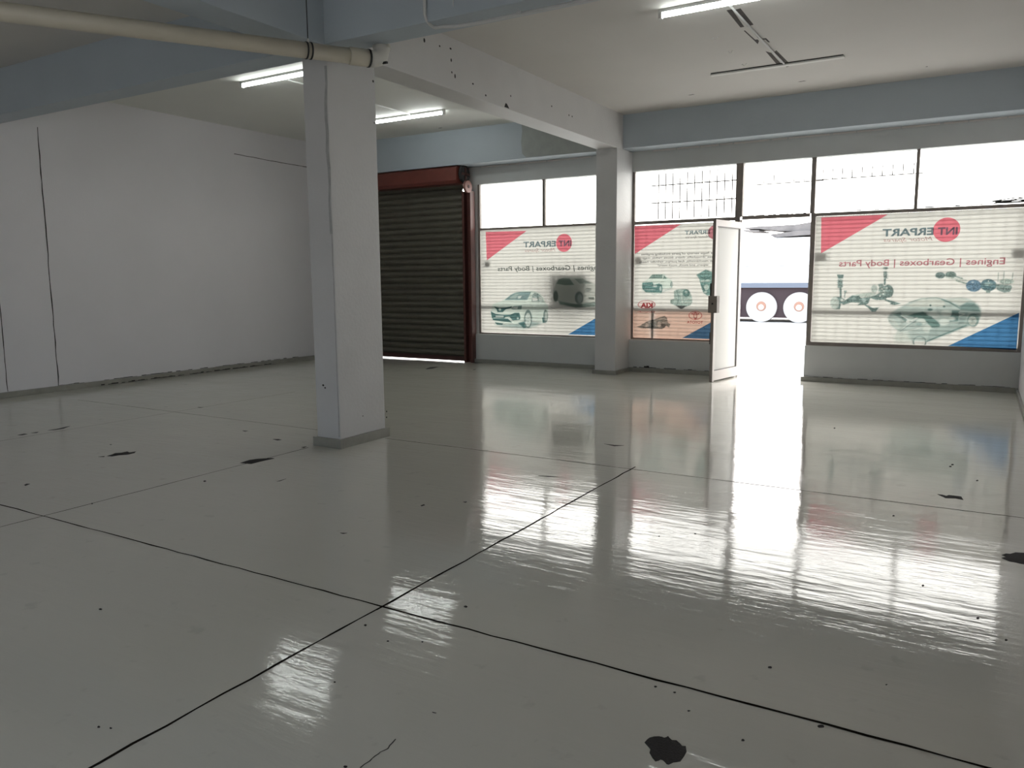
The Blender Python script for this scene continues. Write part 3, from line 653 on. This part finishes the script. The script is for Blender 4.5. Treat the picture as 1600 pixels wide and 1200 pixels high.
p.poly([(430, 478), (520, 440), (640, 418), (760, 480), (880, 590), (872, 645), (760, 640), (650, 520)], (.22, .35, .34), 18); p.poly([(1045, 400), (1150, 400), (1132, 550), (1010, 560)], (.24, .36, .36), 18)
p.poly([(225, 455), (330, 420), (350, 480), (440, 540), (400, 560), (320, 500)], (.32, .44, .44), 16)
for (x, y, rx, ry) in ((965, 440, 72, 50), (935, 560, 70, 50), (770, 445, 70, 36), (700, 655, 60, 52), (1040, 515, 46, 24), (620, 560, 60, 44), (820, 480, 50, 36)): p.ell(x, y, rx, ry, (.80, .88, .87), 22)
p.ell(590, 590, 46, 26, (.4, .52, .52), 20); p.poly([(740, 660), (1000, 600), (1240, 560), (1240, 600), (800, 780), (700, 810)], (.50, .61, .61), 26)
p.line([(340, 470), (440, 530), (480, 540), (560, 505)], 14, (.86, .92, .92)); p.line([(300, 710), (430, 590), (550, 515)], 9, (.86, .92, .92)); p.line([(290, 735), (450, 680), (640, 632)], 8, (.84, .9, .9)); p.line([(320, 690), (540, 545)], 10, (.38, .48, .48))
p.ell(430, 555, 24, 20, (.9, .95, .95), 10); p.ell(745, 330, 14, 14, (.2, .3, .3)); p.ell(935, 345, 20, 14, (.2, .3, .3)); p.ell(740, 390, 36, 18, (.18, .28, .28), 14)
p.ell(1338, 535, 80, 92, (.30, .42, .42), 14); p.ell(1328, 545, 58, 64, (.70, .76, .74), 8)
for k in range(9): a = k*2*math.pi/9; p.line([(1328, 545), (1328+50*math.cos(a), 545+56*math.sin(a))], 6, (.42, .5, .5))
p.ell(595, 838, 96, 86, (.38, .49, .49), 12, inner=.80); p.line([(700, 828), (980, 712), (1240, 608)], 17, (.22, .34, .34), 10)
p.poly([(1150, 420), (1270, 420), (1230, 560), (1130, 600)], (.45, .57, .57), 24); p.line([(1140, 430), (1220, 450), (1150, 480)], 12, (.78, .86, .86))
p.mesh('cutaway_car_picture', b, og)
# dark things standing against the glass outside, seen as shadows through the film
tag(MB().box(-6.36, -5.64, 11.975, 12.40, 1.02, 1.60).build('meter_box', FRAMED), 'dark box outside, a shadow behind the left banner', 'box')
for x0, x1, z, lb in ((-2.04, -1.90, 1.78, 'right banner, left end'), (.32, .44, 1.78, 'right banner, right end'), (-4.78, -4.68, 1.78, 'middle banner'), (-7.66, -7.56, 1.77, 'left banner')):
    tag(MB().box(x0, x1, 11.925, 11.945, z-.05, z+.05).build('grille_bracket', FRAMED), 'small dark bracket shadow behind the ' + lb, 'bracket', 'brackets outside the windows')
# ------------------------------------------------------------------ open door leaf
hx, hy = -3.115, 11.90; ex, ey = -3.262, 11.06
ang = math.atan2(ey-hy, ex-hx); Lw = math.hypot(ex-hx, ey-hy)
d = empty('door_1', (hx, hy, 0), ang); d['kind'] = 'structure'; d['label'] = 'white framed glass door leaf standing open into the room'
th = .022
f = MB()
f.box(0, .06, -th, th, .02, 2.31).box(Lw-.055, Lw, -th, th, .005, 2.31).box(.06, Lw-.055, -th, th, .02, .16).box(.06, Lw-.055, -th, th, 2.22, 2.31)
f.build('door_frame', DOORAL, d, .003)
MB().box(Lw, Lw+.006, -th, th, .005, 2.31).build('weather_strip', FRAME, d)
MB().box(.06, Lw-.055, -.004, .004, .16, 2.22).build('pane', FROST, d)
MB().box(.06, .078, -.016, .016, .16, 2.22).box(.078, Lw-.055, -.016, .016, 2.205, 2.22).box(.078, Lw-.055, -.016, .016, .16, .17).build('glazing_bead', FRAMED, d)
lk = MB().box(Lw-.075, Lw+.010, -th-.045, th+.045, 1.00, 1.24).build('lock_case', FRAME, d, .004)
MB().tube([(Lw+.009, .0, 1.13), (Lw+.014, .0, 1.13)], .014, 10).build('keyhole', BLACK, lk)
MB().box(Lw-.04, Lw+.012, -th-.010, -th, .55, .72).build('bolt', BLACK, d)
MB().box(Lw-.02, Lw+.012, -th-.02, -th, 1.24, 1.42).build('bolt', BLACK, d)
MB().box(-3.13, -3.105, 11.91, 11.96, 0, 2.35).build('door_jamb', DOORAL, d).matrix_parent_inverse = Matrix.Translation((hx, hy, 0)).__matmul__(Matrix.Rotation(ang, 4, 'Z')).inverted()
# lumps of old putty and cable on the rail
g = MB()
for x0, x1 in ((-2.0, -1.2), (-.7, .1), (-3.08, -2.2)):
    x = x0
    while x < x1:
        L_ = random.uniform(.03, .12)
        g.box(x, x+L_, 11.90, 11.913, 2.398, 2.398+random.uniform(.004, .014)); x += L_+random.uniform(0, .06)
g.build('rail_debris', BLACK, bpy.data.objects['window_4'])
c = empty('cable_tangle', (.30, 11.89, 2.40)); tag(c, 'small tangle of dark cable on the rail at the far right', 'cable')
for k in range(6):
    rr = random.Random(k); pts = []
    for i in range(14):
        t = i/13; pts.append((-.22+.40*t+.02*math.sin(5*t+k), -.01-.012*math.cos(7*t+2*k), .012+.028*t*(k/3)*abs(math.sin(3*t+k*1.3))+.006*k))
    MB().tube(pts, .006, 6).build('cable_strand', BLACK, c)
# ------------------------------------------------------------------ roller shutter
r = empty('roller_shutter', (-9.4, 11.80, 0)); tag(r, 'closed dark roller shutter with red box and guide rails', 'roller shutter')
def L(x, y, z): return (x+9.4, y-11.80, z)
mb = MB(); X0, X1 = -10.92, -8.02; prof = []
z = .10; pitch = .112
while z < 3.30:
    for t, dy in ((0, 0), (.10, -.010), (.28, -.026), (.5, -.032), (.70, -.028), (.84, -.010), (.88, .008), (.96, .008)):
        prof.append((dy, z+pitch*t))
    z += pitch
ra = [mb.bm.verts.new(L(X0, 11.80+dy, zz)) for dy, zz in prof]; rb_ = [mb.bm.verts.new(L(X1, 11.80+dy, zz)) for dy, zz in prof]
for i in range(len(prof)-1): mb.bm.faces.new((ra[i], rb_[i], rb_[i+1], ra[i+1]))
mb.build('curtain', SHUT, r)
MB().box(X0+9.4, X1+9.4, -.03, .015, .016, .10).build('bottom_rail', REDD, r, .004)
mb = MB(); n = 14; sec = [(11.88, 3.46), (11.52, 3.46), (11.47, 3.43)] + [(11.47, 3.22), (11.52, 3.17), (11.88, 3.17)]
a = [mb.bm.verts.new(L(X0, y, z)) for y, z in sec]; b2 = [mb.bm.verts.new(L(-7.95, y, z)) for y, z in sec]
for i in range(len(sec)): mb.bm.faces.new((a[i], a[(i+1) % len(sec)], b2[(i+1) % len(sec)], b2[i]))
mb.bm.faces.new(a); mb.bm.faces.new(b2)
mb.build('shutter_box', RED, r)
MB().box(1.375, 1.42, -.06, .06, 0, 3.05).box(1.42, 1.53, .03, .06, 0, 3.05).box(1.53, 1.57, -.08, .06, 0, 3.05).build('guide_rail', REDG, r, .003)
MB().box(-1.53, -1.50, -.06, .06, 0, 3.17).build('guide_rail', RED, r, .003)
wh = MB(); cxg, czg, rg = 1.50, 3.33, .14
yg = -.15
wh.tube([(cxg-.03, yg, czg), (cxg+.02, yg, czg)], rg, 28)
for k in range(28):
    a_ = 2*math.pi*k/28; wh.box(cxg-.028, cxg+.018, yg+rg*math.cos(a_)-.006, yg+rg*math.cos(a_)+.006, czg+rg*math.sin(a_)-.006, czg+rg*math.sin(a_)+.012)
wh.build('chain_wheel', BLACK, r)
MB().box(cxg+.02, cxg+.035, yg-.02, yg+.02, czg-.11, czg+.11).box(cxg+.02, cxg+.035, yg-.11, yg+.11, czg-.02, czg+.02).build('wheel_spoke', REDD, r)
pw = MB().tube([(1.53, -.14, 3.115), (1.58, -.14, 3.115)], .105, 24).build('pulley', PULL, r)
MB().tube([(1.58, -.14, 3.115), (1.592, -.14, 3.115)], .028, 12).build('pulley_hub', REDD, pw)
# ------------------------------------------------------------------ ceiling lights
def light(x0, x1, y, z, label, lit=True):
    o = empty('tube_light', ((x0+x1)/2, y, z)); tag(o, label, 'light', 'fluorescent tube lights' if lit else None)
    h = (x1-x0)/2
    if lit:
        MB().box(-h, h, -.022, .022, -.03, 0).build('batten', BATTEN, o)
        MB().tube([(-h+.03, 0, -.055), (h-.03, 0, -.055)], .019, 14).build('tube', TUBE, o)
        for s in (-1, 1): MB().box(s*(h-.015)-.015, s*(h-.015)+.015, -.022, .022, -.08, -.03).build('end_cap', BATTEN, o)
    else:
        MB().box(-h, h, -.035, .035, -.024, -.008).build('batten', DEAD, o)
        MB().box(-h+.01, h-.01, -.050, .0, -.008, 0).build('shadow_gap', BLACK, o)  # black bar stands in for the shaded gap and side of the batten
    return o
light(-2.73, -1.15, 7.30, ZC, 'lit fluorescent tube nearest the camera, on the right-hand ceiling')
light(-3.0, -1.475, 9.85, ZC, 'unlit grey tube batten on the right-hand ceiling near the shopfront', False)
light(-8.42, -6.90, 7.29, ZCL, 'lit fluorescent tube left of the white column')
light(-8.68, -7.16, 10.05, ZCL, 'lit fluorescent tube right of the white column')
# surface conduit and the stained strip around it
def ceiling_run(x, y0, y1, z, label):
    o = empty('ceiling_conduit', (x, (y0+y1)/2, z)); tag(o, label, 'conduit', 'white conduits between the ceiling lights')
    h = (y1-y0)/2
    MB().tube([(0, -h, -.012), (0, h, -.012)], .010, 8).build('pipe', CONDU, o)
    return o
ceiling_run(-2.125, 7.33, 9.80, ZC, 'white conduit on the ceiling between lit and unlit tubes')
ceiling_run(-7.80, 7.32, 10.02, ZCL, 'white conduit on the left ceiling, passing behind column')
ce = bpy.data.objects['ceiling']
g = MB()
def strip(pts): g.flat([tuple(on_z(1120+x/10, y/10, ZC-.0012)) for x, y in pts])
strip([(150, 160), (235, 145), (430, 420), (370, 430)]); strip([(290, 150), (370, 130), (575, 385), (480, 415), (400, 310)])
strip([(420, 480), (440, 475), (600, 620), (640, 615), (660, 640), (640, 690), (580, 630)]); strip([(500, 425), (520, 425), (680, 600), (650, 600)])
strip([(660, 610), (770, 595), (835, 660), (800, 660), (760, 620)]); strip([(750, 690), (770, 690), (890, 820), (870, 830)])
strip([(760, 800), (850, 825), (1050, 1045), (970, 1045)]); strip([(890, 820), (930, 785), (1165, 1020), (1090, 1050)])
g.build('stained_strip', SOOT, ce)
g = MB()
for x, y, w_ in ((1080, 148, .10), (1253, 127, .11), (1448, 104, .03)):
    q = on_z(x, y, ZC-.0012); g.flat([(q.x-w_/2, q.y, q.z), (q.x-w_/4, q.y+.02, q.z), (q.x+w_/2, q.y+.014, q.z), (q.x+w_/4, q.y-.014, q.z)])
q = on_z(688, 200, ZCL-.0012); g.flat([(q.x-.05, q.y, q.z), (q.x, q.y+.02, q.z), (q.x+.05, q.y, q.z), (q.x, q.y-.02, q.z)])
g.build('ceiling_hole', CRACK, ce)
for x, y, lb in ((1118, 58, 'nearest the lit tube'), (1141, 80, 'the middle of three'), (1163, 100, 'nearest the unlit batten')):
    q = on_z(x, y, ZC); mb = MB()
    mb.tube([(.02*math.cos(k*math.pi/5), 0, -.012-.02*math.sin(k*math.pi/5)+.012) for k in range(6)][::1], .003, 6)
    mb.box(-.028, -.016, -.006, .006, -.008, 0).box(.016, .028, -.006, .006, -.008, 0)
    o = mb.build('ceiling_hook', DEAD); o.location = (q.x, q.y, ZC); tag(o, 'tiny hook on the right-hand ceiling, ' + lb, 'hook', 'ceiling hooks')
# ------------------------------------------------------------------ drain pipe under the beams
P0, P1 = Vector((-6.60, 2.62, 3.262)), Vector((-4.500, 5.22, 3.335))
far0 = on_z(0, 18, 3.27); near1 = on_z(575, 91, 3.335); dirp = (near1-far0).normalized()
A_, B_ = far0-dirp*1.2, near1
pr = empty('drain_pipe', B_); tag(pr, 'cream plastic drain pipe slung under the beams to the column top', 'pipe')
def lp(v): return Vector(v)-B_
R0 = .062
MB().tube([lp(A_), lp(B_)], R0, 24).build('pipe', PVC, pr)
MB().tube([lp(B_-dirp*.17), lp(B_-dirp*.16), lp(B_+dirp*.0)], [R0+.001, R0+.008, R0+.008], 24).build('socket', PVC, pr)
MB().tube([lp(B_-dirp*.004), lp(B_+dirp*.012)], R0+.011, 24).build('seal_ring', BLACK, pr)
# swept elbow turning up behind the beam edge
pts = []; side = (Vector((.15, .80, .60)) - dirp*Vector((.15, .80, .60)).dot(dirp)).normalized(); RR = .085
e0 = B_+dirp*.05
for k in range(9):
    a_ = k/8*math.radians(80); pts.append(lp(e0+dirp*RR*math.sin(a_)+side*RR*(1-math.cos(a_))))
endd = (pts[-1]-pts[-2]).normalized(); pts.append(pts[-1]+endd*.05)
MB().tube([lp(B_+dirp*.008)]+pts, [R0+.009, R0+.006]+[R0+.003]*8+[R0+.010], 24).build('elbow', PVCW, pr)
MB().tube([pts[-1], pts[-1]+endd*.02], R0+.016, 24).build('elbow_collar', PVCW, pr)
MB().box(-.03, .03, -.01, .01, -.008, .008).build('joint_stain', BLACK, pr).location = pts[4]+Vector((.055, -.0, -.05))
cl = on_z(481, 78, 3.33); t_ = (cl-A_).dot(dirp); cc_ = A_+dirp*t_
for s in (-.018, .018): MB().tube([lp(cc_+dirp*(s-.006)), lp(cc_+dirp*(s+.006))], R0+.005, 24).build('clamp_band', BLACK, pr)
MB().tube([lp(cc_+Vector((0, 0, R0))), lp(Vector((cc_.x, cc_.y, ZC)))], .004, 8).build('hanger_rod', BLACK, pr)
MB().tube([lp(cc_+Vector((0, 0, R0))), lp(cc_+Vector((0, 0, R0+.03)))], .009, 8).build('hanger_nut', BATTEN, pr)
# surface cable conduit bending round the cross beam
cpts = [(-3.79, BY0-.016, ZC-.03), (-3.79, BY0-.016, 3.52)]
for k in range(1, 7):
    a_ = k/6*math.pi/2; cpts.append((-3.79+.02*(1-math.cos(a_)), BY0-.012+.10*(1-math.cos(a_)), 3.52-.075*math.sin(a_)))
cpts += [(-3.70, 5.19, 3.442), (-3.62, 5.235, 3.442), (-3.45, 5.26, 3.442), (-1.4, 5.26, 3.442)]
o = MB().tube(cpts, .013, 10).build('cable_conduit', CONDU); tag(o, 'grey painted conduit bending under the cross beam', 'conduit')
MB().box(-.02, .02, -.02, .02, -.004, .016).build('saddle_clip', CONDU, o).location = (-3.05, 5.26, 3.442)
q = on_y(708, 4, BY0-.004)
tag(MB().tube([(q.x, q.y, q.z-.03), (q.x, q.y, q.z+.12)], .003, 6).build('loose_wire', BATTEN), 'short white wire hanging on the cross beam face', 'wire')
# ------------------------------------------------------------------ outside
struct('ground', MB().box(-90, 90, 12.02, 140, -.14, -.01), GROUND, label='pale sunlit paving and road outside')
t = empty('lorry', (-6.5, 27.0, 0)); tag(t, 'white lorry trailer passing outside the open doorway', 'lorry')
def T(x0, x1, y0, y1, z0, z1, name, m_, bv=0.0, par=t):
    return MB().box(x0+6.5, x1+6.5, y0-27, y1-27, z0, z1).build(name, m_, par, bv)
T(-13, -1.5, 27.0, 29.5, 1.30, 2.78, 'trailer_body', TWHITE, .02)
T(-13, -1.5, 26.96, 27.04, 1.15, 1.30, 'side_rail', TBLUE)
T(-13, -1.5, 27.12, 29.3, .14, 1.15, 'chassis', TDARK)
for k in range(5):
    xw = -8.75+1.22*k
    wlo = MB().tube([(xw+6.5, .0, .50), (xw+6.5, .28, .50)], .50, 36).build('wheel', TYRE, t, 0)
    MB().tube([(xw+6.5, -.02, .53), (xw+6.5, .01, .53)], [.15, .17], 20).build('hub', HUB, wlo)
    MB().tube([(xw+6.5, -.03, .50), (xw+6.5, -.01, .50)], .09, 16).build('hub_cap', TWHITE, wlo)
dl = MB()
for k in range(30): dl.box(-6.5+k*.38, -6.5+k*.38+.2, -.006, 0, 1.855, 1.872)
dl.build('rope_line', TARP, t)
tp = MB()
def wedge(pts, y0, y1):
    P = [on_y(x, y, 27.0) for x, y in pts]
    tp.flat([(q.x+6.5, y0-27, q.z) for q in P], y1-y0, Vector((0, 1, 0)))
wedge([(1160, 355), (1180, 353), (1205, 352), (1240, 350), (1290, 342), (1290, 358), (1250, 361), (1215, 360), (1185, 357), (1160, 357)], 27.3, 28.9)
wedge([(1158, 358.5), (1183, 359), (1182, 361), (1158, 361)], 27.3, 28.9)
wedge([(1200, 366), (1240, 360.5), (1290, 358), (1290, 364), (1230, 369), (1208, 371)], 27.2, 28.9)
tp.build('folded_tarpaulin', TARP, t)
bpy.context.view_layer.update()
